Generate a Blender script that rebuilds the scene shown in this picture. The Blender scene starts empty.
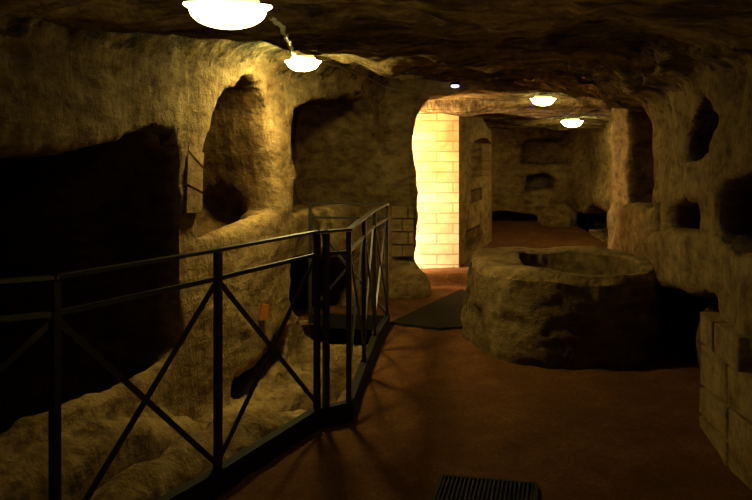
import bpy, bmesh, math, random
import numpy as np
from mathutils import Vector
from mathutils.bvhtree import BVHTree

random.seed(7); rng = np.random.default_rng(11)
SC = bpy.context.scene
COL = SC.collection
F, CX, HY, EYE = 800.0, 376.0, 156.0, 1.49        # focal length (px), principal column, horizon row, eye height

def at(px, py, Y):                                   # a point seen at (px,py) and standing Y metres away
    return Vector(((px-CX)/F*Y, Y, EYE-(py-HY)/F*Y))

# ------------------------------------------------------------------ helpers
def link(name, me, mat=None, parent=None):
    o = bpy.data.objects.new(name, me); COL.objects.link(o)
    if mat is not None: me.materials.append(mat)
    if parent is not None: o.parent = parent
    return o
def from_bm(name, bm, mat=None, parent=None, smooth=False):
    bmesh.ops.recalc_face_normals(bm, faces=bm.faces)
    me = bpy.data.meshes.new(name); bm.to_mesh(me); bm.free()
    if smooth:
        for p in me.polygons: p.use_smooth = True
    return link(name, me, mat, parent)
def tag(o, label=None, cat=None, group=None, kind=None):
    if label: o['label'] = label
    if cat: o['category'] = cat
    if group: o['group'] = group
    if kind: o['kind'] = kind
    return o
def thing(name, label, cat, loc=(0,0,0), group=None):
    o = bpy.data.objects.new(name, None); COL.objects.link(o); o.location = loc
    o.empty_display_size = .1
    return tag(o, label, cat, group)
def bar(bm, a, b, w, h, up=(0,0,1)):                 # rectangular bar from a to b, width w sideways, h along up
    a, b = Vector(a), Vector(b); d = (b-a).normalized(); u = Vector(up)
    s = d.cross(u)
    if s.length < 1e-4: s = d.cross(Vector((1,0,0)))
    s.normalize(); u = s.cross(d).normalized()
    vs = []
    for p in (a, b):
        for i, j in ((-1,-1),(1,-1),(1,1),(-1,1)):
            vs.append(bm.verts.new(p + s*(i*w/2) + u*(j*h/2)))
    for f in ((0,1,2,3),(7,6,5,4),(0,4,5,1),(1,5,6,2),(2,6,7,3),(3,7,4,0)):
        bm.faces.new([vs[k] for k in f])
def tube(bm, pts, r, n=8):
    pts = [Vector(p) for p in pts]; rings = []
    for i, p in enumerate(pts):
        d = (pts[min(i+1, len(pts)-1)] - pts[max(i-1, 0)]).normalized()
        s = d.cross(Vector((0,0,1)))
        if s.length < 1e-3: s = Vector((1,0,0))
        s.normalize(); u = s.cross(d)
        rings.append([bm.verts.new(p + s*(r*math.cos(t)) + u*(r*math.sin(t))) for t in [2*math.pi*k/n for k in range(n)]])
    for a, b in zip(rings, rings[1:]):
        for k in range(n): bm.faces.new((a[k], a[(k+1)%n], b[(k+1)%n], b[k]))
    bm.faces.new(rings[0][::-1]); bm.faces.new(rings[-1])
def lathe(bm, prof, n=48):
    rings = [[bm.verts.new((r*math.cos(2*math.pi*k/n), r*math.sin(2*math.pi*k/n), z)) for k in range(n)] if r > 1e-6
             else [bm.verts.new((0,0,z))] for r, z in prof]
    for a, b in zip(rings, rings[1:]):
        for k in range(n):
            q = [a[k % len(a)], a[(k+1) % len(a)], b[(k+1) % len(b)], b[k % len(b)]]
            q = list(dict.fromkeys(q))
            if len(q) > 2: bm.faces.new(q)

# ------------------------------------------------------------------ noise on points
TAB = rng.random((64,64,64)).astype(np.float32)
def vnoise(p):
    i = np.floor(p).astype(np.int64); f = (p-i).astype(np.float32); f = f*f*f*(f*(f*6-15)+10)
    i0 = i & 63; i1 = (i+1) & 63; r = 0
    for a in (0,1):
        xa = i1[:,0] if a else i0[:,0]; wa = f[:,0] if a else 1-f[:,0]
        for b in (0,1):
            xb = i1[:,1] if b else i0[:,1]; wb = f[:,1] if b else 1-f[:,1]
            for c in (0,1):
                xc = i1[:,2] if c else i0[:,2]; wc = f[:,2] if c else 1-f[:,2]
                r = r + TAB[xa,xb,xc]*wa*wb*wc
    return r*2-1
def fbm(p, sc, oct=4, gain=.5, off=0.0):
    s, a, t = np.array(sc, dtype=np.float64), 1.0, 0
    for k in range(oct):
        t = t + a*vnoise(p*s + off + 13.7*k); s = s*2.03; a *= gain
    return t
def ridged(p, sc, oct=3, off=0.0):
    s, a, t = np.array(sc, dtype=np.float64), 1.0, 0
    for k in range(oct):
        t = t + a*(1-2*np.abs(vnoise(p*s + off + 7.3*k))); s = s*2.1; a *= .5
    return t

# ------------------------------------------------------------------ materials
def mat(name):
    m = bpy.data.materials.new(name); m.use_nodes = True
    nt = m.node_tree; return m, nt, nt.nodes, nt.nodes['Principled BSDF']
def ramp(N, pts):
    r = N.new('ShaderNodeValToRGB'); e = r.color_ramp.elements
    e[0].position, e[0].color = pts[0][0], (*pts[0][1], 1); e[1].position, e[1].color = pts[-1][0], (*pts[-1][1], 1)
    for p, c in pts[1:-1]:
        x = e.new(p); x.color = (*c, 1)
    return r
def noise(nt, vec, scale, detail=6, rough=.6, mapscale=None):
    N = nt.nodes
    if mapscale is not None:
        mp = N.new('ShaderNodeMapping'); mp.inputs['Scale'].default_value = mapscale
        nt.links.new(vec, mp.inputs['Vector']); vec = mp.outputs['Vector']
    n = N.new('ShaderNodeTexNoise'); n.inputs['Scale'].default_value = scale
    n.inputs['Detail'].default_value = detail; n.inputs['Roughness'].default_value = rough
    nt.links.new(vec, n.inputs['Vector']); return n.outputs['Fac']
def mixc(nt, fac, a, b, mode='MIX'):
    m = nt.nodes.new('ShaderNodeMix'); m.data_type = 'RGBA'; m.blend_type = mode
    for s, v in ((m.inputs['Factor'], fac), (m.inputs['A'], a), (m.inputs['B'], b)):
        if isinstance(v, (int, float)): s.default_value = v
        elif isinstance(v, tuple): s.default_value = (*v, 1)
        else: nt.links.new(v, s)
    return m.outputs['Result']
def math_(nt, op, a, b=0.0):
    m = nt.nodes.new('ShaderNodeMath'); m.operation = op
    for s, v in zip(m.inputs, (a, b)):
        if isinstance(v, (int, float)): s.default_value = v
        else: nt.links.new(v, s)
    return m.outputs[0]

def rock_material(name, dark, mid, light, bump=.6, strata=False):
    m, nt, N, B = mat(name)
    tc = N.new('ShaderNodeTexCoord').outputs['Object']
    big = noise(nt, tc, 1.3, 5, .6)
    st = noise(nt, tc, 5.0 if not strata else 3.0, 9, .68, (1, 1, 2.2) if not strata else (.7, 2.4, 2.4))
    r1 = ramp(N, [(.30, dark), (.5, mid), (.72, light)]); nt.links.new(st, r1.inputs['Fac'])
    r2 = ramp(N, [(.33, (.50,.45,.38)), (.62, (1.0,1.0,1.0))]); nt.links.new(big, r2.inputs['Fac'])
    c = mixc(nt, 1.0, r1.outputs['Color'], r2.outputs['Color'], 'MULTIPLY')
    r4 = ramp(N, [(.36, (.42,.38,.32)), (.54, (1,1,1))]); nt.links.new(noise(nt, tc, 6.5, 6, .7, (1,1,1.6)), r4.inputs['Fac'])
    c = mixc(nt, .7, c, r4.outputs['Color'], 'MULTIPLY')
    if strata:                                        # layered bedding: dark cracks between paler sheets
        r5 = ramp(N, [(.40, (.22,.20,.17)), (.50, (.8,.78,.74)), (.60, (1.25,1.22,1.15))]); nt.links.new(noise(nt, tc, 2.4, 7, .7, (.55,1.9,3.0)), r5.inputs['Fac'])
        c = mixc(nt, 1.0, c, r5.outputs['Color'], 'MULTIPLY')
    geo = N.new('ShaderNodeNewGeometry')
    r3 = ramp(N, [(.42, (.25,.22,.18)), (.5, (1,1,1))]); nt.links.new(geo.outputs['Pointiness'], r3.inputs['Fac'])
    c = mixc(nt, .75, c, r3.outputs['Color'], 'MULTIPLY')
    sa = N.new('ShaderNodeAttribute'); sa.attribute_name = 'niche_shade'
    c = mixc(nt, sa.outputs['Fac'], c, mixc(nt, 1.0, c, (.46,.39,.32), 'MULTIPLY'))  # niche interiors painted darker to imitate shade
    nt.links.new(c, B.inputs['Base Color'])
    B.inputs['Roughness'].default_value = .93; B.inputs['Specular IOR Level'].default_value = .15
    fine = noise(nt, tc, 22, 10, .7)
    pick = noise(nt, tc, 9, 3, .5, (1.6, 1.6, .7))
    h = math_(nt, 'ADD', math_(nt, 'MULTIPLY', fine, .6), math_(nt, 'MULTIPLY', pick, 1.0))
    h = math_(nt, 'ADD', h, math_(nt, 'MULTIPLY', st, 1.0))
    b = N.new('ShaderNodeBump'); b.inputs['Strength'].default_value = bump; b.inputs['Distance'].default_value = .05
    nt.links.new(h, b.inputs['Height']); nt.links.new(b.outputs['Normal'], B.inputs['Normal'])
    return m
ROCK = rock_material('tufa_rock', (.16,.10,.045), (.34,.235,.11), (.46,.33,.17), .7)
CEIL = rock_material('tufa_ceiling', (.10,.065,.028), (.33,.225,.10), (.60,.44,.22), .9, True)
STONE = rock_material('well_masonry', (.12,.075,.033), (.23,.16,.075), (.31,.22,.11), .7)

def earth_material():
    m, nt, N, B = mat('packed_red_earth')
    tc = N.new('ShaderNodeTexCoord').outputs['Object']
    r = ramp(N, [(.34, (.060,.026,.009)), (.52, (.115,.046,.015)), (.70, (.22,.105,.042))])
    nt.links.new(math_(nt, 'ADD', math_(nt, 'MULTIPLY', noise(nt, tc, 3, 8, .7), .5), math_(nt, 'MULTIPLY', noise(nt, tc, 55, 4, .7), .5)), r.inputs['Fac'])
    nt.links.new(r.outputs['Color'], B.inputs['Base Color'])
    B.inputs['Roughness'].default_value = .95; B.inputs['Specular IOR Level'].default_value = .1
    b = N.new('ShaderNodeBump'); b.inputs['Strength'].default_value = .6; b.inputs['Distance'].default_value = .02
    nt.links.new(noise(nt, tc, 45, 8, .7), b.inputs['Height']); nt.links.new(b.outputs['Normal'], B.inputs['Normal'])
    return m
EARTH = earth_material()

def brick_material():
    m, nt, N, B = mat('tufa_brick')
    uv = N.new('ShaderNodeTexCoord').outputs['UV']
    br = N.new('ShaderNodeTexBrick')
    for k, v in (('Scale', 1.0), ('Mortar Size', .007), ('Mortar Smooth', .25), ('Bias', 0.0), ('Brick Width', .40), ('Row Height', .128)):
        br.inputs[k].default_value = v
    br.inputs['Color1'].default_value = (.52,.36,.18,1); br.inputs['Color2'].default_value = (.43,.28,.125,1)
    br.inputs['Mortar'].default_value = (.30,.20,.10,1)
    nt.links.new(uv, br.inputs['Vector'])
    tc = N.new('ShaderNodeTexCoord').outputs['Object']
    r = ramp(N, [(.3, (.62,.58,.52)), (.65, (1,1,1))]); nt.links.new(noise(nt, tc, 6, 8, .65), r.inputs['Fac'])
    nt.links.new(mixc(nt, 1.0, br.outputs['Color'], r.outputs['Color'], 'MULTIPLY'), B.inputs['Base Color'])
    B.inputs['Roughness'].default_value = .92; B.inputs['Specular IOR Level'].default_value = .15
    h = math_(nt, 'SUBTRACT', math_(nt, 'MULTIPLY', noise(nt, tc, 25, 8, .7), .35), br.outputs['Fac'])
    b = N.new('ShaderNodeBump'); b.inputs['Strength'].default_value = .8; b.inputs['Distance'].default_value = .012
    nt.links.new(h, b.inputs['Height']); nt.links.new(b.outputs['Normal'], B.inputs['Normal'])
    return m
BRICK = brick_material()

def plain(name, col, rough=.5, metal=0.0, nscale=30, amt=.25):
    m, nt, N, B = mat(name)
    tc = N.new('ShaderNodeTexCoord').outputs['Object']
    r = ramp(N, [(.3, tuple(c*(1-amt) for c in col)), (.7, tuple(min(1, c*(1+amt)) for c in col))])
    nt.links.new(noise(nt, tc, nscale, 5, .6), r.inputs['Fac']); nt.links.new(r.outputs['Color'], B.inputs['Base Color'])
    B.inputs['Roughness'].default_value = rough; B.inputs['Metallic'].default_value = metal
    if rough > .7 or name.startswith('black'): B.inputs['Specular IOR Level'].default_value = .12
    return m
STEEL = plain('dark_painted_steel', (.032,.030,.023), .36, .3)
GRATE = plain('blackened_iron', (.012,.011,.009), .7, .0)
PLATE = plain('dull_grey_plate', (.019,.015,.006), 1.0, .0, 8, .3)
WHITE = plain('white_enamel', (.75,.74,.68), .4)
CABLE = plain('pale_cable_sheath', (.82,.78,.66), .5)
DCABLE = plain('dusty_cable_sheath', (.17,.12,.065), .7)
ORANGE = plain('orange_tag_paint', (.46,.14,.022), .6)
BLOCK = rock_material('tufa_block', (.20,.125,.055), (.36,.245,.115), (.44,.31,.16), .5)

def glow(name, col, s):
    m, nt, N, B = mat(name)
    B.inputs['Base Color'].default_value = (.8,.8,.75,1); B.inputs['Roughness'].default_value = .3
    tc = N.new('ShaderNodeTexCoord').outputs['Object']
    sp = N.new('ShaderNodeSeparateXYZ'); nt.links.new(tc, sp.inputs[0])
    # the glass is milkier and dimmer up by its rim
    mr = N.new('ShaderNodeMapRange'); nt.links.new(sp.outputs['Z'], mr.inputs[0])
    mr.inputs[1].default_value = -.02; mr.inputs[2].default_value = -.06; mr.inputs[3].default_value = .55*s; mr.inputs[4].default_value = s
    nt.links.new(mr.outputs[0], B.inputs['Emission Strength'])
    r = ramp(N, [(0, col), (1, (.80,1.0,.42))]); mr2 = N.new('ShaderNodeMapRange'); nt.links.new(sp.outputs['Z'], mr2.inputs[0])
    mr2.inputs[1].default_value = -.05; mr2.inputs[2].default_value = .0
    nt.links.new(mr2.outputs[0], r.inputs['Fac']); nt.links.new(r.outputs['Color'], B.inputs['Emission Color'])
    return m

# ------------------------------------------------------------------ plan of the cave
LK, L0X, L0Y = .40, -1.30, 5.60                     # left wall line
RK, R0X, R0Y = .18, 1.80, 4.00                      # right wall line
def xL(Y): return L0X + LK*(Y-L0Y)
def xR(Y): return R0X + RK*(Y-R0Y)
RAIL = [(-1.95,2.35),(-1.14,2.84),(-.723,3.66),(-.336,4.55),(-.285,4.57),(-.158,4.67),(-.084,5.57),(-.012,6.37),(.099,7.18)]
RG = (-.60, 7.30)
def railX(Y): return np.interp(Y, [p[1] for p in RAIL], [p[0] for p in RAIL])
def floor_z(Y):
    Y = np.asarray(Y, dtype=float)
    st = np.clip((Y-9.42)/.10, 0, 1)
    return -.05 + .14*st*st*(3-2*st) + .27*np.clip((Y-9.9)/3.9, 0, 1)
def ceil_z(Y): return 2.06 + .058*(np.clip(Y,-2,9)-2.7) + .08*np.exp(-((Y-4.6)/1.3)**2)
def ceil2_z(Y): return np.interp(Y, [9.0,9.5,10.0,10.8,11.3,11.6,11.9,12.1,12.5,14], [2.25,2.19,2.06,2.03,2.03,1.93,1.93,2.10,2.32,2.36])

# ------------------------------------------------------------------ signed field: air < 0
dx = .036
gx = np.arange(-4.4, 4.3, dx); gz = np.arange(-1.05, 2.85, dx)
gy = [-1.9]; 
while gy[-1] < 14.9: gy.append(gy[-1] + (dx if gy[-1] < 7 else dx*(1+(gy[-1]-7)*.09)))
gy = np.array(gy)
X = gx[:,None,None].astype(np.float32); Y = gy[None,:,None].astype(np.float32); Z = gz[None,None,:].astype(np.float32)
def smin(a, b, k):
    h = np.clip(.5+.5*(b-a)/k, 0, 1); return b + (a-b)*h - k*h*(1-h)
def smax(a, b, k): return -smin(-a, -b, k)

cl = 1/math.sqrt(1+LK*LK); cr = 1/math.sqrt(1+RK*RK)
dL = (xL(Y)-X)*cl                                    # >0 inside the left rock
dR = (X-xR(Y))*cr
# rock floor: low under the walkway, a cut and ridged ledge beside the left wall
aw = (X-xL(Y))*cl                                    # distance from left wall
pit = -.10 - .55*np.exp(-((aw-.40)/.11)**2) - .02*np.exp(-((aw-.62)/.1)**2) - .55*np.exp(-((aw-1.0)/.13)**2)*np.clip((5.0-Y)/.6,0,1)
pit = pit - .38*np.clip((Y-4.75)/.9, 0, 1)*np.clip(1.0-np.abs(Y-6.3)/3.2,0,1)
inpit = np.clip((railX(gy)[None,:,None].astype(np.float32) - .05 - X)/.16, 0, 1) * np.clip((7.22-Y)/.1,0,1) * np.clip((Y-2.3)/.2,0,1)
low = floor_z(gy)[None,:,None].astype(np.float32) - .16
zb = low*(1-inpit) + pit*inpit
dF = zb - Z
dC = Z - ceil_z(gy)[None,:,None].astype(np.float32) + .0*X
# the ceiling sags into a rib on the right and a shoulder on the left
dC = dC + .30*np.clip((X-1.15)/1.3,0,1)**2 * np.clip((Y-3)/3,0,1)
main = smax(smax(dL, dR, .18), -2.75-X, .3)
dC = dC - .14*np.clip((aw*-1+.9)/.9,0,1)
main = smax(main, dC, .42)
main = smax(main, Y-9.0, .10)
main = smax(main, -1.6-Y, .2)
main = smax(main, dF, .12)
field = main.astype(np.float32); del main

def polysdf(poly, S, T):
    P = np.array(poly, dtype=np.float32); n = len(P)
    d = np.full(np.broadcast(S,T).shape, 1e9, np.float32); sgn = np.ones(d.shape, np.float32)
    for i in range(n):
        a, b = P[i], P[i-1]; e = b-a
        ws, wt = S-a[0], T-a[1]
        h = np.clip((ws*e[0]+wt*e[1])/max(1e-9, e@e), 0, 1)
        d = np.minimum(d, (ws-e[0]*h)**2 + (wt-e[1]*h)**2)
        c1 = T >= a[1]; c2 = T < b[1]; c3 = e[0]*wt > e[1]*ws
        flip = (c1 & c2 & c3) | (~c1 & ~c2 & ~c3)
        sgn = np.where(flip, -sgn, sgn)
    return sgn*np.sqrt(d)
def sub(lo, hi):
    ix = slice(*np.searchsorted(gx, (lo[0], hi[0]))); iy = slice(*np.searchsorted(gy, (lo[1], hi[1]))); iz = slice(*np.searchsorted(gz, (lo[2], hi[2])))
    return ix, iy, iz
def carve(side, pts, depth, k=.05, back=.15, front=-.45, floor_slope=None):
    """niche: outline given as seen from the path, cut into that wall"""
    poly = []
    for px, py in pts:
        u = (px-CX)/F
        if side == 'L': y = (L0X-LK*L0Y)/(u-LK); x = xL(y); s = (y-L0Y)/cl
        else:           y = (R0X-RK*R0Y)/(u-RK); x = xR(y); s = (y-R0Y)/cr
        poly.append((s, EYE-(py-HY)/F*y, x, y))
    q = np.array(poly); m = depth+.5
    lo = (q[:,2].min()-m, q[:,3].min()-m, q[:,1].min()-.3); hi = (q[:,2].max()+m, q[:,3].max()+m, q[:,1].max()+.3)
    ix, iy, iz = sub(lo, hi); x, y, z = X[ix], Y[:,iy], Z[:,:,iz]
    if side == 'L': s = ((x-L0X)*LK + (y-L0Y))*cl; w = -((x-L0X) - LK*(y-L0Y))*cl
    else:           s = ((x-R0X)*RK + (y-R0Y))*cr; w = ((x-R0X) - RK*(y-R0Y))*cr
    p = polysdf(q[:,:2], s, z)
    v = smax(smax(p, w-depth, back), front-w, .02)
    field[ix,iy,iz] = smin(field[ix,iy,iz], v, k)
def carve_y(pts, Yref, y0, y1, k=.05, slope=0.0):    # opening cut along the path
    poly = np.array([((px-CX)/F*Yref, EYE-(py-HY)/F*Yref) for px, py in pts])
    ix, iy, iz = sub((poly[:,0].min()-.4, y0-.3, poly[:,1].min()-.4), (poly[:,0].max()+.4, y1+.3, poly[:,1].max()+.4))
    x, y, z = X[ix], Y[:,iy], Z[:,:,iz]
    p = polysdf(poly, x, z)
    v = smax(smax(p, y-y1, .05), y0-y, .05)
    field[ix,iy,iz] = smin(field[ix,iy,iz], v, k)
def blob(c, r, k=.08, add=False, rot=0.0):           # ellipsoid hole (or boss of rock)
    c = np.array(c); R = max(r)+.4
    ix, iy, iz = sub(c-R, c+R); x, y, z = X[ix]-c[0], Y[:,iy]-c[1], Z[:,:,iz]-c[2]
    cc, ss = math.cos(rot), math.sin(rot); x, y = cc*x+ss*y, -ss*x+cc*y
    q = np.sqrt((x/r[0])**2+(y/r[1])**2+(z/r[2])**2); v = (q-1)*min(r)
    f = field[ix,iy,iz]
    field[ix,iy,iz] = smax(f, -v, k) if add else smin(f, v, k)

# back room and passage behind the opening
ix, iy, iz = sub((-1.8, 8.9, -1.0), (4.3, 14.6, 2.8)); x, y, z = X[ix], Y[:,iy], Z[:,:,iz]
yy = gy[iy]
rm = smax(-.9-x, x-(3.30+.03*(y-10)), .1)
rm = smax(rm, 9.42-y, .08); rm = smax(rm, y-13.8, .12)
rm = smax(rm, z-ceil2_z(yy)[None,:,None].astype(np.float32)+.07*np.clip((1.35-x)/.35,0,1), .06)
rm = smax(rm, (floor_z(yy)-.16)[None,:,None].astype(np.float32)-z, .08)
field[ix,iy,iz] = np.minimum(field[ix,iy,iz], rm); del rm
carve_y([(415,300),(414,235),(414,180),(412,140),(417,112),(427,97),(460,92),(540,93),(604,93),(616,97),(619,140),(618,205),(612,215),(610,300)], 9.2, 8.6, 9.7, .04)

# left wall
carve('L', [(-260,150),(-60,158),(0,152),(60,147),(120,139),(150,127),(168,129),(177,150),(180,250),(181,345),(168,366),(100,396),(0,442),(-260,540)], 1.8, .035, .2)
carve('L', [(202,239),(201,180),(206,140),(216,108),(229,88),(246,79),(262,82),(269,110),(273,160),(278,213),(240,227)], 1.15, .04, .15)
carve('L', [(295,213),(298,175),(292,145),(296,114),(312,100),(345,96),(366,97),(374,112),(380,160),(386,209),(340,208)], .85, .05, .25)
carve('L', [(294,300),(296,262),(318,256),(352,254),(358,275),(350,318),(300,318)], .9, .05, .15)
carve('L', [(230,395),(232,378),(246,368),(262,352),(276,336),(289,330),(286,352),(272,372),(258,392),(240,408)], .8, .04, .2)
carve('L', [(-260,300),(0,300),(170,300),(170,385),(120,470),(0,600),(-260,800)], 1.7, .04, .2, front=.10)
carve('L', [(206,195),(268,195),(270,236),(206,262)], 1.10, .04, .12, front=.11)
blob((-1.40,6.85,1.02), (.28,.30,.20), .05)
# right wall
carve('R', [(711,232),(713,194),(722,182),(752,178),(820,182),(820,252),(730,252)], .65, .06, .2)
carve('R', [(668,233),(669,208),(680,200),(697,203),(698,233)], .5, .05, .12)
carve('R', [(651,236),(652,206),(662,204),(663,236)], .4, .04, .1)
carve('R', [(701,95),(717,118),(712,136),(703,151),(685,166),(684,140),(692,115)], .8, .04, .15)
carve('R', [(650,283),(668,284),(712,300),(716,345),(712,450),(640,450)], .75, .05, .12)
carve('R', [(617,207),(617,102),(630,97),(648,100),(651,207)], .50, .05, .05)
# far room: burial slots in its end wall and low recesses at its foot
carve_y([(519,165),(521,143),(530,139),(574,140),(574,164)], 13.8, 13.5, 14.05, .04)
carve_y([(526,190),(528,176),(545,173),(556,178),(554,188),(540,189)], 13.8, 13.5, 14.3, .05)
carve_y([(440,226),(440,214),(500,212),(566,215),(566,226)], 13.8, 13.4, 14.5, .05)
carve_y([(577,232),(579,211),(600,208),(640,214),(640,240)], 13.2, 12.9, 14.4, .06)
# bosses of rock: foot of the jamb, foot of the pillar, mound in the far room, shelf under the right slab
blob((.30,9.0,-.02), (.32,.34,.30), .12, True)
blob((3.1,13.6,.40), (.30,.5,.30), .15, True)
blob((2.66,5.5,.08), (.36,.60,.44), .06, True, .15)
blob((3.50,12.2,.50), (.40,.85,.27), .06)
blob((2.74,8.70,.35), (.18,.3,.62), .08, True)

# hollows in the ceiling where the lamps hang
LAMPS = ((228,14,2.7,.42), (303,66,6.2,.36), (543,102,9.4,.24), (572,124,11.0,.22))
for px, py, Yd, r in LAMPS:
    p = at(px, py, Yd); blob((p.x, p.y, p.z+.03), (r, r*1.25, .13), .05)

# ------------------------------------------------------------------ surface nets
def surface_nets(f):
    s = f < 0
    nx, ny, nz = f.shape
    cnt = np.zeros((nx-1,ny-1,nz-1), np.int8)
    for i in (0,1):
        for j in (0,1):
            for k in (0,1): cnt += s[i:nx-1+i, j:ny-1+j, k:nz-1+k]
    act = np.argwhere((cnt > 0) & (cnt < 8)); del cnt
    idx = np.full((nx-1,ny-1,nz-1), -1, np.int32); idx[tuple(act.T)] = np.arange(len(act))
    acc = np.zeros((len(act),3)); num = np.zeros(len(act))
    C = [(i,j,k) for i in (0,1) for j in (0,1) for k in (0,1)]
    G = (gx, gy, gz)
    def coord(ii): return np.stack([G[a][ii[:,a]] for a in range(3)], 1)
    for a in C:
        for ax in range(3):
            if a[ax]: continue
            b = list(a); b[ax] = 1
            pa, pb = act+np.array(a), act+np.array(b)
            va, vb = f[tuple(pa.T)], f[tuple(pb.T)]
            m = (va < 0) != (vb < 0)
            t = (va[m]/(va[m]-vb[m]))[:,None]
            acc[m] += coord(pa[m])*(1-t) + coord(pb[m])*t; num[m] += 1
    V = acc/num[:,None]
    Q = []
    for ax in range(3):
        o = [a for a in range(3) if a != ax]
        sl0 = [slice(None)]*3; sl1 = [slice(None)]*3
        sl0[ax] = slice(0,-1); sl1[ax] = slice(1,None)
        for a in o: sl0[a] = slice(1,-1); sl1[a] = slice(1,-1)
        A, B = s[tuple(sl0)], s[tuple(sl1)]
        e = np.argwhere(A != B); fl = A[tuple(e.T)]
        for a in o: e[:,a] += 1
        def cell(d0, d1):
            c = e.copy(); c[:,o[0]] -= d0; c[:,o[1]] -= d1; return idx[tuple(c.T)]
        q = np.stack([cell(1,1), cell(0,1), cell(0,0), cell(1,0)], 1)
        flip = fl if ax != 1 else ~fl
        q[flip] = q[flip][:, ::-1]
        Q.append(q)
    Q = np.concatenate(Q); Q = Q[(Q >= 0).all(1)]
    return V, Q
V, Q = surface_nets(field); del field

def vnormals(V, Q):
    n = np.cross(V[Q[:,2]]-V[Q[:,0]], V[Q[:,3]]-V[Q[:,1]])
    r = np.zeros_like(V)
    for k in range(4): np.add.at(r, Q[:,k], n)
    return r/np.maximum(1e-12, np.linalg.norm(r, axis=1))[:,None], n
for _ in range(1):                                    # a touch of smoothing
    acc = np.zeros_like(V); c = np.zeros(len(V))
    for k in range(4):
        for j in (1,3): np.add.at(acc, Q[:,k], V[Q[:,(k+j)%4]]); np.add.at(c, Q[:,k], 1)
    V = .6*V + .4*acc/c[:,None]
NV, NF = vnormals(V, Q)
# make normals face the air: test with the camera's spot (open air)
fc = V[Q].mean(1)
i = np.argmin(((fc-np.array((0,1.5,2.0)))**2).sum(1))
if NF[i,2] > 0: Q = Q[:, ::-1].copy(); NV = -NV; NF = -NF
# hewn relief
cm = np.clip((-NV[:,2]-.25)/.4, 0, 1) * np.where(V[:,1] < 9.2, np.clip((V[:,2]-ceil_z(V[:,1])+.42)/.2, 0, 1), 1)                 # ceilings
um = np.clip((NV[:,2]-.3)/.4, 0, 1)
warp = np.stack([fbm(V, (.9,)*3, 2, off=o) for o in (3., 17., 41.)], 1)
rel = .035*fbm(V, (1.1,1.1,1.3), 2) + .013*fbm(V+.15*warp, (3.1,3.1,3.6), 4, .6)
pk = .006*ridged(V+.05*warp, (7.0,7.0,4.2), 2)
nearL = np.clip((V[:,0]-xL(V[:,1])-.15)/.6, .15, 1)
st = nearL*.075*ridged(V+.25*warp, (.75,2.0,2.0), 4, 5.0) + .05*fbm(V+.3*warp, (1.1,2.6,2.6), 3, off=9.)
far = np.clip((V[:,1]-8.7)/.4, 0, 1)
rel = rel*(1-cm) + cm*(st*(1-.65*far) + .3*rel) + pk*(1-.6*cm)
rel = rel + np.where((V[:,0] < railX(V[:,1])) & (V[:,2] < .25) & (V[:,1] < 7.2), um, 0)*(.035*ridged(V+.1*warp, (3.2,2.2,3.), 3, 7.)-.02)
low_right = np.clip((V[:,0]-1.2)/.8,0,1)
rel = rel*(1+.3*low_right)
for px, py, Yd, r in LAMPS:                           # smooth rock just round each lamp
    p = np.array(at(px, py, Yd)); dd = np.linalg.norm((V-p)*np.array((1,1,1.5)), axis=1)
    rel = np.where(V[:,2] > p[2]-.1, rel*(.15+.85*np.clip((dd-r)/.35, 0, 1)), rel)
V = V + NV*rel[:,None]
NV, NF = vnormals(V, Q)
fc = V[Q].mean(1); nf = NF/np.maximum(1e-12, np.linalg.norm(NF,axis=1))[:,None]
BV = BVHTree.FromPolygons([tuple(v) for v in V], [tuple(q) for q in Q])

# share the shell out to wall, ceiling and ledge pieces
fX, fY, fZ = fc.T
wl = (xL(fY)-fX)*cl; wr = (fX-xR(fY))*cr
name = np.full(len(Q), 'wall_left', object)
name[(fX - xL(fY)) > (xR(fY)-fX)] = 'wall_right'
name[(fY > 8.8) & (fX > .05) & (fX < 3.2)] = 'wall_front'
name[fY > 9.55] = 'wall_back'
name[fY < -1.2] = 'wall_rear'
top = (nf[:,2] < -.45) & (fZ > 1.55) & (wl < .10) & (wr < .10)
name[top & (fY <= 9.2)] = 'ceiling'; name[(fZ > 1.75) & (nf[:,2] < -.5) & (fY > 9.2)] = 'ceiling'
bot = (fZ < .02) & (wl < .05) & (wr < .05) & (fY < 7.4) & (fX < railX(fY)) & (nf[:,2] > .35)
name[bot] = 'floor_pit'
under = (fZ < floor_z(fY)-.10) & (nf[:,2] > .5) & ~((fX < railX(fY)+.1) & (fY < 7.35))
vw = np.maximum((xL(V[:,1])-V[:,0])*cl, (V[:,0]-xR(V[:,1]))*cr)   # depth behind the wall face: shade of the niches is painted into the colour
NICHE_SHADE = np.clip((vw-.07)/.14, 0, 1)*(V[:,1] < 8.9)
def shell(nm, mask, m, label):
    q = Q[mask]
    if not len(q): return None
    used, inv = np.unique(q, return_inverse=True); q = inv.reshape(q.shape)
    me = bpy.data.meshes.new(nm)
    me.vertices.add(len(used)); me.vertices.foreach_set('co', V[used].astype(np.float32).ravel())
    me.loops.add(q.size); me.loops.foreach_set('vertex_index', q.astype(np.int32).ravel())
    me.polygons.add(len(q)); me.polygons.foreach_set('loop_start', np.arange(0, q.size, 4, dtype=np.int32))
    me.polygons.foreach_set('use_smooth', np.ones(len(q), bool))
    me.update(calc_edges=True); me.validate()
    at_ = me.attributes.new('niche_shade', 'FLOAT', 'POINT'); at_.data.foreach_set('value', NICHE_SHADE[used].astype(np.float32))
    me.normals_split_custom_set_from_vertices([tuple(v) for v in NV[used]])
    return tag(link(nm, me, m), label, None, None, 'structure')
LAB = {'wall_left': 'left rock wall hewn with arched niches', 'wall_right': 'dark right rock wall with small niches',
       'wall_front': 'rock wall around the wide opening to the lit far room', 'wall_back': 'end wall of the far room with burial slots',
       'wall_rear': 'rough rock wall behind the viewer', 'ceiling': 'low uneven rock ceiling', 'floor_pit': 'cut rock ledges behind the railing'}
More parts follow.
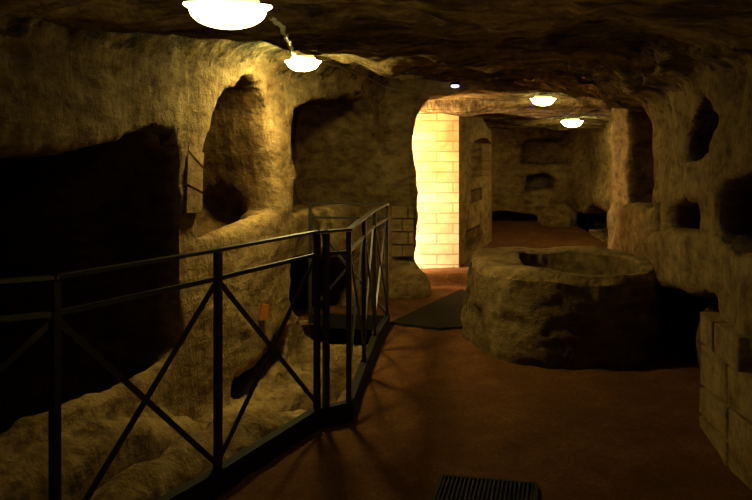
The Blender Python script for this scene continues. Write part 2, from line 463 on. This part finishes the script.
for nm in LAB:
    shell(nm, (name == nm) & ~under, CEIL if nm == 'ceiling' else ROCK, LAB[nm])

def hit(px, py):                                      # where that line of sight meets the rock
    d = Vector(((px-CX)/F, 1, -(py-HY)/F)).normalized()
    p, n, _, _ = BV.ray_cast(Vector((0,0,EYE)), d)
    return p, n
def ceil_at(x, y, z0=1.6):
    p, n, _, _ = BV.ray_cast(Vector((x,y,z0)), Vector((0,0,1))); return p.z if p else 2.1

# ------------------------------------------------------------------ floor of red earth
def floor_mesh():
    Vs, Fs = [], []
    def patch(ys, left, right, step=.045):
        nX = int(max((right(y)-left(y)) for y in ys)/step)+2
        base = len(Vs)
        for y in ys:
            l, r = left(y), right(y)
            for k in range(nX+1):
                if k == 0: Vs.append((l, y, None))
                else: Vs.append((l+(r-l)*(k-1)/(nX-1), y, 0))
        w = nX+1
        for a in range(len(ys)-1):
            for k in range(nX):
                Fs.append((base+a*w+k, base+a*w+k+1, base+(a+1)*w+k+1, base+(a+1)*w+k))
    ra = lambda y: float(xR(min(y, 9.2))+.30)
    patch(np.arange(-1.7, 2.40, .06), lambda y: -2.9, ra)
    patch(np.arange(2.36, 7.27, .05), lambda y: float(railX(y))-.012, ra)
    patch(np.concatenate([np.arange(7.24, 9.3, .05), np.arange(9.3, 9.7, .02), np.arange(9.7, 13.95, .08)]), lambda y: -.95 if y < 9 else -.85, lambda y: max(ra(y), 3.35 if y > 9.4 else 0))
    A = np.array([(x, y, 0) for x, y, _ in Vs]); sk = np.array([z is None for *_, z in Vs])
    wob = A.copy(); wob[:,1] += .05*fbm(A, (2.5,2.5,1), 2)
    A[:,2] = floor_z(wob[:,1]) + .012*fbm(A, (2.2,2.2,1), 4, .55) + .006*fbm(A, (11,11,1), 2, off=4.)
    # trodden earth banks up a little along the right wall and well
    A[:,2] += .03*np.clip((A[:,0]-xR(np.minimum(A[:,1],9))+.25)/.35, 0, 1)**2*(A[:,1] < 9)
    A[sk,2] = -.60
    me = bpy.data.meshes.new('floor'); me.from_pydata(A.tolist(), [], Fs); me.update()
    for p in me.polygons: p.use_smooth = True
    return me
tag(link('floor', floor_mesh(), EARTH), 'dark red earth floor of the path', None, None, 'structure')

# ------------------------------------------------------------------ brick wall past the opening
def brick_wall():
    z0, z1 = -.10, 2.06
    pl = [(-.95,10.02),(1.03,9.95),(1.72,11.90),(-.95,11.90)]
    def prism(poly, z0, z1):
        bm = bmesh.new()
        b = [bm.verts.new((x,y,z0)) for x, y in poly]; t = [bm.verts.new((x,y,z1)) for x, y in poly]
        bm.faces.new(b[::-1]); bm.faces.new(t)
        for k in range(len(poly)): bm.faces.new((b[k], b[(k+1)%len(poly)], t[(k+1)%len(poly)], t[k]))
        bmesh.ops.recalc_face_normals(bm, faces=bm.faces)
        return bm
    body = from_bm('wall_brick', prism(pl, z0, z1), BRICK)
    a, b = Vector((1.03,9.95,0)), Vector((1.72,11.90,0)); d = (b-a).normalized(); n = Vector((d.y,-d.x,0))
    def side(px, py):
        u = (px-CX)/F; k = d.x/d.y; y = (a.x-k*a.y)/(u-k); return (y-a.y)/d.y, EYE-(py-HY)/F*y
    def cutter(pts, dep):
        q = [side(*p) for p in pts]; bm = bmesh.new()
        f = [bm.verts.new(a+d*s+n*.05+Vector((0,0,z))) for s, z in q]; g = [bm.verts.new(a+d*s-n*dep+Vector((0,0,z))) for s, z in q]
        bm.faces.new(f); bm.faces.new(g[::-1])
        for k in range(len(q)): bm.faces.new((f[k], f[(k+1)%len(q)], g[(k+1)%len(q)], g[k]))
        return from_bm('cut', bm)
    cuts = [cutter([(471,178),(471,148),(474,141),(480,138),(487,138),(491,143),(491,176)], .40),
            cutter([(471,203),(471,190),(482,187),(482,200)], .035),
            cutter([(466,244),(466,231),(480,224),(480,236)], .035)]
    for c in cuts:
        m = body.modifiers.new('c', 'BOOLEAN'); m.operation = 'DIFFERENCE'; m.object = c; m.solver = 'EXACT'
    dg = bpy.context.evaluated_depsgraph_get(); dg.update()
    me = bpy.data.meshes.new_from_object(body.evaluated_get(dg)); body.modifiers.clear(); body.data = me
    for c in cuts: bpy.data.objects.remove(c)
    # raised inner rectangles so each shallow recess reads as a blind brick outline
    uv = me.uv_layers.new(name='UVMap')
    for p in me.polygons:
        for li in p.loop_indices:
            v = me.vertices[me.loops[li].vertex_index].co
            if abs(p.normal.y) > .8 and p.normal.y < 0: u_ = v.x - 1.03
            else: u_ = (v-a).dot(d)
            uv.data[li].uv = (u_+.27, v.z-.01)
    me.materials.clear(); me.materials.append(BRICK); me.materials.append(BLOCK)
    for p in me.polygons: p.material_index = 0 if p.normal.y < -.8 else 1
    return tag(body, 'brightly lit wall of tufa bricks seen through the opening', None, None, 'structure')
brick_wall()

# ------------------------------------------------------------------ cut blocks set in the rock
def slab_poly(bm, pts3, n, t_out, t_in, bev=.008):
    """block: outline points on a wall, thickened along n"""
    c = sum(pts3, Vector())/len(pts3)
    f = [bm.verts.new(c+(p-c)*.965+n*t_out) for p in pts3]; e = [bm.verts.new(p+n*(t_out-bev)) for p in pts3]; g = [bm.verts.new(p-n*t_in) for p in pts3]
    m = len(pts3)
    bm.faces.new(f); bm.faces.new(g[::-1])
    for k in range(m):
        j = (k+1) % m
        bm.faces.new((f[k], f[j], e[j], e[k])); bm.faces.new((e[k], e[j], g[j], g[k]))
def wallpt(side, px, py):
    u = (px-CX)/F
    y = (L0X-LK*L0Y)/(u-LK) if side == 'L' else (R0X-RK*R0Y)/(u-RK)
    return Vector(((px-CX)/F*y, y, EYE-(py-HY)/F*y))
nL = Vector((cl, -LK*cl, 0)); nR = Vector((-cr, RK*cr, 0))
def blocks(nm, side, polys, out, label, tin=.25):
    for poly in polys:
        bm = bmesh.new()
        slab_poly(bm, [wallpt(side, *p) for p in poly], nL if side == 'L' else nR, out, tin)
        o = from_bm(nm, bm, BLOCK)
        tag(o, label, None, None, 'structure')
blocks('trim_1', 'L', [[(188,135),(203,154),(202,167),(187,150)], [(186.5,152),(202,169),(201.5,192),(185.5,184)],
                   [(185.5,186),(201.5,194),(201,214),(185,213)]], .012, 'squared tufa block set in the left pillar')
# bricks low on the jamb of the opening
def jamb_blocks():
    rows = [(206,218),(219,231),(232,244),(245,256)]
    for r, (y0, y1) in enumerate(rows):
        xs = [391,402,414] if r % 2 else [391,408,414]
        for xa, xb in zip(xs, xs[1:]):
            bm = bmesh.new()
            slab_poly(bm, [at(xa+.4,y0,8.93), at(xb-.4,y0,8.93), at(xb-.4,y1,8.93), at(xa+.4,y1,8.93)], Vector((0,-1,0)), .035, .25)
            o = from_bm('trim_2', bm, BLOCK); tag(o, 'squared block low on the jamb left of the opening', None, None, 'structure')
jamb_blocks()
blocks('trim_3', 'R', [[(711,312),(724,322),(724,352),(712,342)], [(726,323),(752,338),(752,374),(726,353)],
                       [(712,345),(738,364),(739,404),(711,384)], [(740,366),(775,385),(775,430),(741,406)],
                       [(711,388),(738,408),(739,440),(710,412)], [(710,416),(738,444),(739,470),(712,438)], [(741,409),(775,436),(775,500),(741,470)]], .06, 'squared block of the low pier at the right edge', .4)

# ------------------------------------------------------------------ stone well
def well():
    cx, cy, ztop = 1.55, 6.84, .62
    root = thing('stone_well', 'low broad round stone well with a hollow top on the path', 'well', (cx,cy,-.05))
    n = 180
    def sup(t, a, b, e):
        c, s = math.cos(t), math.sin(t); return a*math.copysign(abs(c)**(2/e), c), b*math.copysign(abs(s)**(2/e), s)
    rows = []
    prof = [(-.12,1.03),(.0,1.03),(.05,1.04),(.10,1.04)] + [(z, 1.04-.03*(z-.1)/.45) for z in np.linspace(.14,.56,16)] + [(.60,1.0),(.635,.99),(.655,.97)]
    for z, k in prof:
        rows.append([(*sup(2*math.pi*i/n, .72*k, .97*k, 2.7), z) for i in range(n)])
    ho = (.13, -.15)
    for f in np.linspace(.06, 1, 7):                  # flat rim running in to the hollow
        rows.append([tuple(np.array(sup(2*math.pi*i/n, .698, .94, 2.7))*(1-f) + (np.array(sup(2*math.pi*i/n, .47, .72, 2.3))+np.array(ho))*f)+(.665,) for i in range(n)])
    for z, k in [(.65,.97),(.60,.95),(.54,.94),(.46,.90),(.38,.84),(.34,.70),(.32,.45),(.31,.2)]:
        rows.append([tuple(np.array(sup(2*math.pi*i/n, .47*k, .72*k, 2.3))+np.array(ho))+(z,) for i in range(n)])
    A = np.array(rows, dtype=float); m = A.shape[0]; P = A.reshape(-1,3)
    W = P.copy()
    out = np.stack([P[:,0], P[:,1], np.zeros(len(P))], 1); out /= np.maximum(1e-6, np.linalg.norm(out,axis=1))[:,None]
    amp = np.where(P[:,2] > .62, .35, 1.0)
    wall = (np.arange(len(P))//n) < 20
    d = .032*fbm(P, (2.2,2.2,3.0), 4, .55, 21.) + .018*ridged(P, (5.5,5.5,7.5), 3, 2.)
    low = np.clip((.30-P[:,2])/.3, 0, 1)*wall
    W += out*(d*amp)[:,None]; W += out*(low*.03*np.abs(fbm(P,(2.6,2.6,1),2,off=3.)))[:,None]
    rim = (P[:,2] > .6); W[:,2] += np.where(rim, .022*fbm(P, (3,3,3), 3, off=8.), .02*fbm(P,(4,4,4),2,off=30.)*(P[:,2] < .62)*(~wall))
    # chipped upper edge near the front left
    fcs = []
    for r in range(m-1):
        for k in range(n): fcs.append((r*n+k, r*n+(k+1)%n, (r+1)*n+(k+1)%n, (r+1)*n+k))
    fcs.append(tuple((m-1)*n+k for k in range(n)))
    def part(nm, lo, hi, mt):
        me = bpy.data.meshes.new(nm)
        sel = [f for f in fcs if all(lo <= v//n <= hi for v in f)]
        ids = sorted({v for f in sel for v in f}); mp = {v:i for i, v in enumerate(ids)}
        me.from_pydata([tuple(W[v]) for v in ids], [], [tuple(mp[v] for v in f) for f in sel]); me.update()
        for p in me.polygons: p.use_smooth = True
        return link(nm, me, mt, root)
    part('drum', 0, 20, STONE); r_ = part('rim', 20, 30, ROCK); part('basin', 30, m, STONE)
well()

# ------------------------------------------------------------------ railing
def railing():
    root = thing('railing', 'dark metal railing with crossed braces bending round the sunken graves', 'railing', (-.336,4.55,-.05))
    inv = Vector(root.location)
    def add(nm, f):
        bm = bmesh.new(); f(bm)
        for v in bm.verts: v.co -= inv
        bmesh.ops.remove_doubles(bm, verts=bm.verts, dist=1e-6)
        o = from_bm(nm, bm, STEEL, root); 
        return o
    H, M, K = 1.06, .93, .05
    P = {k: Vector((*p, 0)) for k, p in zip(['O','A','B','C','C2','D','E','E2','FF'], RAIL)}
    P['G'] = Vector((*RG, 0)); P['G2'] = P['FF'].lerp(P['G'], .02)
    V3 = lambda p, z: Vector((p.x, p.y, z))
    for k in ['O','A','B','C','C2','D','E','E2','FF','G']:
        p = P[k]; s = .030 if k in 'OABCC2D' else .027
        d = {'O':'A','A':'B','B':'C','C':'B','C2':'D','D':'E','E':'E2','E2':'FF','FF':'E2','G':'FF'}[k]
        up = (P[d]-p).normalized()
        def f(bm, p=p, s=s, up=up): bar(bm, V3(p,-.06), V3(p,H-.012), s, s, up)
        add('post', f)
    runs = [['O','A','B','C','C2','D','E','E2','FF','G']]
    def path_bar(bm, keys, z, w, h):
        for a, b in zip(keys, keys[1:]):
            pa, pb = V3(P[a],z), V3(P[b],z); d = (pb-pa).normalized()*(w*.35)
            bar(bm, pa-d, pb+d, w, h)
    add('handrail', lambda bm: path_bar(bm, runs[0], H, .036, .014))
    add('lower_rail', lambda bm: (path_bar(bm, ['O','A','B','C'], M, .016, .020), path_bar(bm, ['C2','D','E','E2','FF','G'], M, .016, .020)))
    def kerb(bm):
        ks = runs[0]
        for a, b in zip(ks, ks[1:]):
            pa, pb = V3(P[a], -.005), V3(P[b], -.005); d = (pb-pa).normalized()*.01
            bar(bm, pa-d, pb+d, .05, .13)
    add('kerb', kerb).data.materials[0] = GRATE
    for a, b in (('O','A'),('A','B'),('B','C'),('D','E'),('E','E2'),('E2','FF'),('FF','G')):
        d = (P[b]-P[a]).normalized(); n = d.cross(Vector((0,0,1)))*.011
        add('brace', lambda bm: bar(bm, V3(P[a],M-.02)+n, V3(P[b],.07)+n, .012, .022))
        add('brace', lambda bm: bar(bm, V3(P[a],.07)-n, V3(P[b],M-.02)-n, .012, .022))
railing()

# ------------------------------------------------------------------ ceiling lamps
def lamp_meshes():
    R = .150
    bm = bmesh.new()
    lathe(bm, [(0,.05),(.09,.05),(.105,.02),(.112,.0),(.10,-.004),(0,-.004)])
    rim = bpy.data.meshes.new('rim'); bmesh.ops.recalc_face_normals(bm, faces=bm.faces); bm.to_mesh(rim); bm.free()
    bm = bmesh.new()
    pr = [(.10,.004),(R-.004,.006),(R,.0),(R-.006,-.007)] + [((R-.02)*math.cos(t), -.010-.070*math.sin(t)**.9) for t in np.linspace(.05, math.pi/2, 14)]
    pr[-1] = (0, pr[-1][1]); lathe(bm, pr)
    dome = bpy.data.meshes.new('glass_dome'); bmesh.ops.recalc_face_normals(bm, faces=bm.faces); bm.to_mesh(dome); bm.free()
    for me in (rim, dome):
        for p in me.polygons: p.use_smooth = True
    rim.materials.append(WHITE)
    return rim, dome
RIM, DOME = lamp_meshes()
WARM = (1.0, .70, .19)
def lamp(px, py, Yd, strength, label, tilt=(0,0), z=None, s=1.0):
    p = at(px, py, Yd)
    root = thing('ceiling_lamp', label, 'lamp', (p.x, p.y, p.z+.035), 'round ceiling lamps')
    # p is the middle of the fitting; its lip is 3.5 cm higher
    root.rotation_euler = (tilt[0], tilt[1], 0); root.scale = (s,s,s)
    link('mounting_rim', RIM, None, root)
    d = link('glass_dome', DOME.copy(), None, root); d.data.materials.append(glow('lamp_glass', WARM, strength))
    # stem that fixes the fitting to the rock above it
    top = ceil_at(p.x, p.y, p.z+.05)-(p.z+.035)
    bm = bmesh.new(); bmesh.ops.create_cone(bm, cap_ends=True, segments=16, radius1=.05, radius2=.05, depth=max(.06, top+.10))
    for v in bm.verts: v.co.z += .03+max(.06, top+.10)/2
    from_bm('stem', bm, DCABLE, root)
    return root
lamp(228, 16, 2.70, 12, 'largest and nearest glowing dome lamp at the top of the view', (.13,.03), s=1.0)
lamp(303, 66, 6.20, 260, 'second dome lamp along, hanging before the middle arched niche', (.08,0), s=.94)
lamp(543, 102, 9.40, 28, 'dome lamp just inside the opening, left of the farthest one', (.05,0))
lamp(572, 124, 11.0, 80, 'farthest dome lamp, low under the passage ceiling', (.03,0))
# small spotlight on the brow of the opening
p = at(455, 86, 8.80)
sp = thing('spotlight', 'tiny bluish white spotlight on the brow of the opening', 'lamp', p)
bm = bmesh.new(); bmesh.ops.create_cone(bm, cap_ends=True, segments=20, radius1=.055, radius2=.035, depth=.09)
for v in bm.verts: v.co.z += .055
from_bm('housing', bm, GRATE, sp)
bm = bmesh.new(); bmesh.ops.create_uvsphere(bm, u_segments=16, v_segments=8, radius=.045)
for v in bm.verts: v.co.z *= .45
ln = from_bm('lens', bm, None, sp, True)
gm, nt_, _, B_ = mat('spot_lens'); B_.inputs['Emission Color'].default_value = (.55,.6,1,1); B_.inputs['Emission Strength'].default_value = 4
ln.data.materials.append(gm)

# ------------------------------------------------------------------ cables
def cable(nm, pts, r, m, label, sag=.0):
    bm = bmesh.new(); P = []
    for a, b in zip(pts, pts[1:]):
        for k in range(8):
            t = k/8; P.append(a.lerp(b, t) + Vector((.006*math.sin(9*t+a.x*20), 0, -sag*math.sin(math.pi*t))))
    P.append(pts[-1]); tube(bm, P, r)
    o = from_bm(nm, bm, m, None, True); tag(o, label, 'cable'); return o
def up(px, py, Yd): return at(px, py, Yd)
pts = []
for px, py in [(272,15),(277,20),(282,22),(284,29),(288,35),(290,41),(291,47),(294,53)]:
    h_, n_ = hit(px, py); pts.append(h_ + n_*.022)
cable('cable', pts, .011, CABLE, 'pale loose cable strung between the two nearest lamps')
pts = []
for px, py in [(320,61),(335,64),(350,70),(368,77),(384,86),(398,90),(410,93),(420,90),(427,88)]:
    h_, n_ = hit(px, py); pts.append(h_ + n_*.015)
cable('cable', pts, .011, DCABLE, 'thin dusty cable run along the ceiling toward the opening')

# ------------------------------------------------------------------ small tag on the wall
h_, n_ = hit(262, 312)
n_ = Vector((n_.x, n_.y, n_.z*.3)).normalized()
sx = Vector((0,0,1)).cross(n_).normalized(); su = n_.cross(sx)
bm = bmesh.new(); bar(bm, h_+sx*.012+su*.062+n_*.02, h_-sx*.012-su*.062+n_*.02, .085, .02, n_)
tag(from_bm('marker_plate', bm, ORANGE), 'small orange rectangular marker fixed to wall below the middle niche', 'sign')

# ------------------------------------------------------------------ floor plate by the railing end
bm = bmesh.new()
q = [(.13,7.28),(.98,9.10),(1.10,8.0),(.98,7.15),(.56,7.02)]
t = [bm.verts.new((x,y,-.018)) for x, y in q]; b = [bm.verts.new((x,y,-.075)) for x, y in q]
bm.faces.new(t); bm.faces.new(b[::-1])
for k in range(len(q)): bm.faces.new((t[k], b[k], b[(k+1)%len(q)], t[(k+1)%len(q)]))
tag(from_bm('floor_plate', bm, PLATE), 'flat dark grey plate on the floor between railing end and well', 'floor plate')

# ------------------------------------------------------------------ drain grate
gr = thing('drain_grate', 'dark iron bar grate set in the floor at bottom centre', 'grate', (.465,3.47,-.035))
gr.rotation_euler = (0,0,-.22)
bm = bmesh.new(); w, l = .44, .56
for a, b in (((-w/2,-l/2,0),(w/2,-l/2,0)),((-w/2,l/2,0),(w/2,l/2,0)),((-w/2,-l/2,0),(-w/2,l/2,0)),((w/2,-l/2,0),(w/2,l/2,0))): bar(bm, a, b, .018, .03)
from_bm('frame', bm, GRATE, gr)
bm = bmesh.new()
for k in range(1, 23): bar(bm, (-w/2+w*k/23,-l/2,.002), (-w/2+w*k/23,l/2,.002), .008, .026)
from_bm('grille', bm, GRATE, gr)
bm = bmesh.new(); bar(bm, (0,-l/2,-.012), (0,l/2,-.012), w, .012)  # dark sheet in place of the unlit pit; no hole is cut
from_bm('pit_shade', bm, GRATE, gr)

# ------------------------------------------------------------------ light
def point(loc, e, col, r=.08):
    L = bpy.data.lights.new('fill_light', 'POINT'); L.energy = e; L.color = col; L.shadow_soft_size = r
    o = bpy.data.objects.new('fill_light', L); COL.objects.link(o); o.location = loc; return o
def spot(nm, loc, d, e, col, size, blend, r=.06):
    L = bpy.data.lights.new(nm, 'SPOT'); L.energy = e; L.color = col; L.spot_size = size; L.spot_blend = blend; L.shadow_soft_size = r
    o = bpy.data.objects.new(nm, L); COL.objects.link(o); o.location = loc; o.rotation_euler = Vector(d).to_track_quat('-Z','Y').to_euler(); return o
spot('passage_light', (-.12, 9.50, .50), (.62,.70,.0), 310, (1.0,.86,.66), 1.75, .55)   # hidden lamp in the side passage by the brick wall
spot('passage_light', (-.12, 9.50, 1.45), (.62,.70,.0), 150, (1.0,.73,.42), 1.75, .55)  # second unseen spot, added to brighten the upper bricks
point((.05, 9.55, 1.62), 190, (1.0,.70,.30), .05)  # unseen fill added to brighten the passage ceiling
point((1.2, -1.2, .90), 7, (1.0,.68,.20), .2)           # unseen fill light added behind the viewer
point((.3, 12.9, 1.75), 24, (1.0,.70,.22), .15)    # unseen fill added for the far room, hidden by the brick wall
up_ = bpy.data.lights.new('ceiling_fill', 'SPOT'); up_.energy = 60; up_.color = (1.0,.70,.22); up_.spot_size = 1.9; up_.spot_blend = .8; up_.shadow_soft_size = .15  # unseen spot added to brighten the near ceiling
uo = bpy.data.objects.new('ceiling_fill', up_); COL.objects.link(uo); uo.location = (.9, -.2, .25); uo.rotation_euler = Vector((.0,.75,1)).to_track_quat('-Z','Y').to_euler()
W = bpy.data.worlds.new('World'); SC.world = W; W.use_nodes = True
W.node_tree.nodes['Background'].inputs[0].default_value = (.9,.6,.3,1); W.node_tree.nodes['Background'].inputs[1].default_value = .0

cam = bpy.data.cameras.new('camera'); co = bpy.data.objects.new('camera', cam); COL.objects.link(co)
co.location = (0,0,EYE); co.rotation_euler = (math.pi/2,0,0)
cam.sensor_width = 36; cam.lens = 36*F/752; cam.shift_y = -(250-HY)/752; cam.clip_start = .05; cam.clip_end = 60
SC.camera = co
SC.view_settings.view_transform = 'Standard'; SC.view_settings.look = 'None'; SC.view_settings.exposure = 0; SC.view_settings.gamma = 1
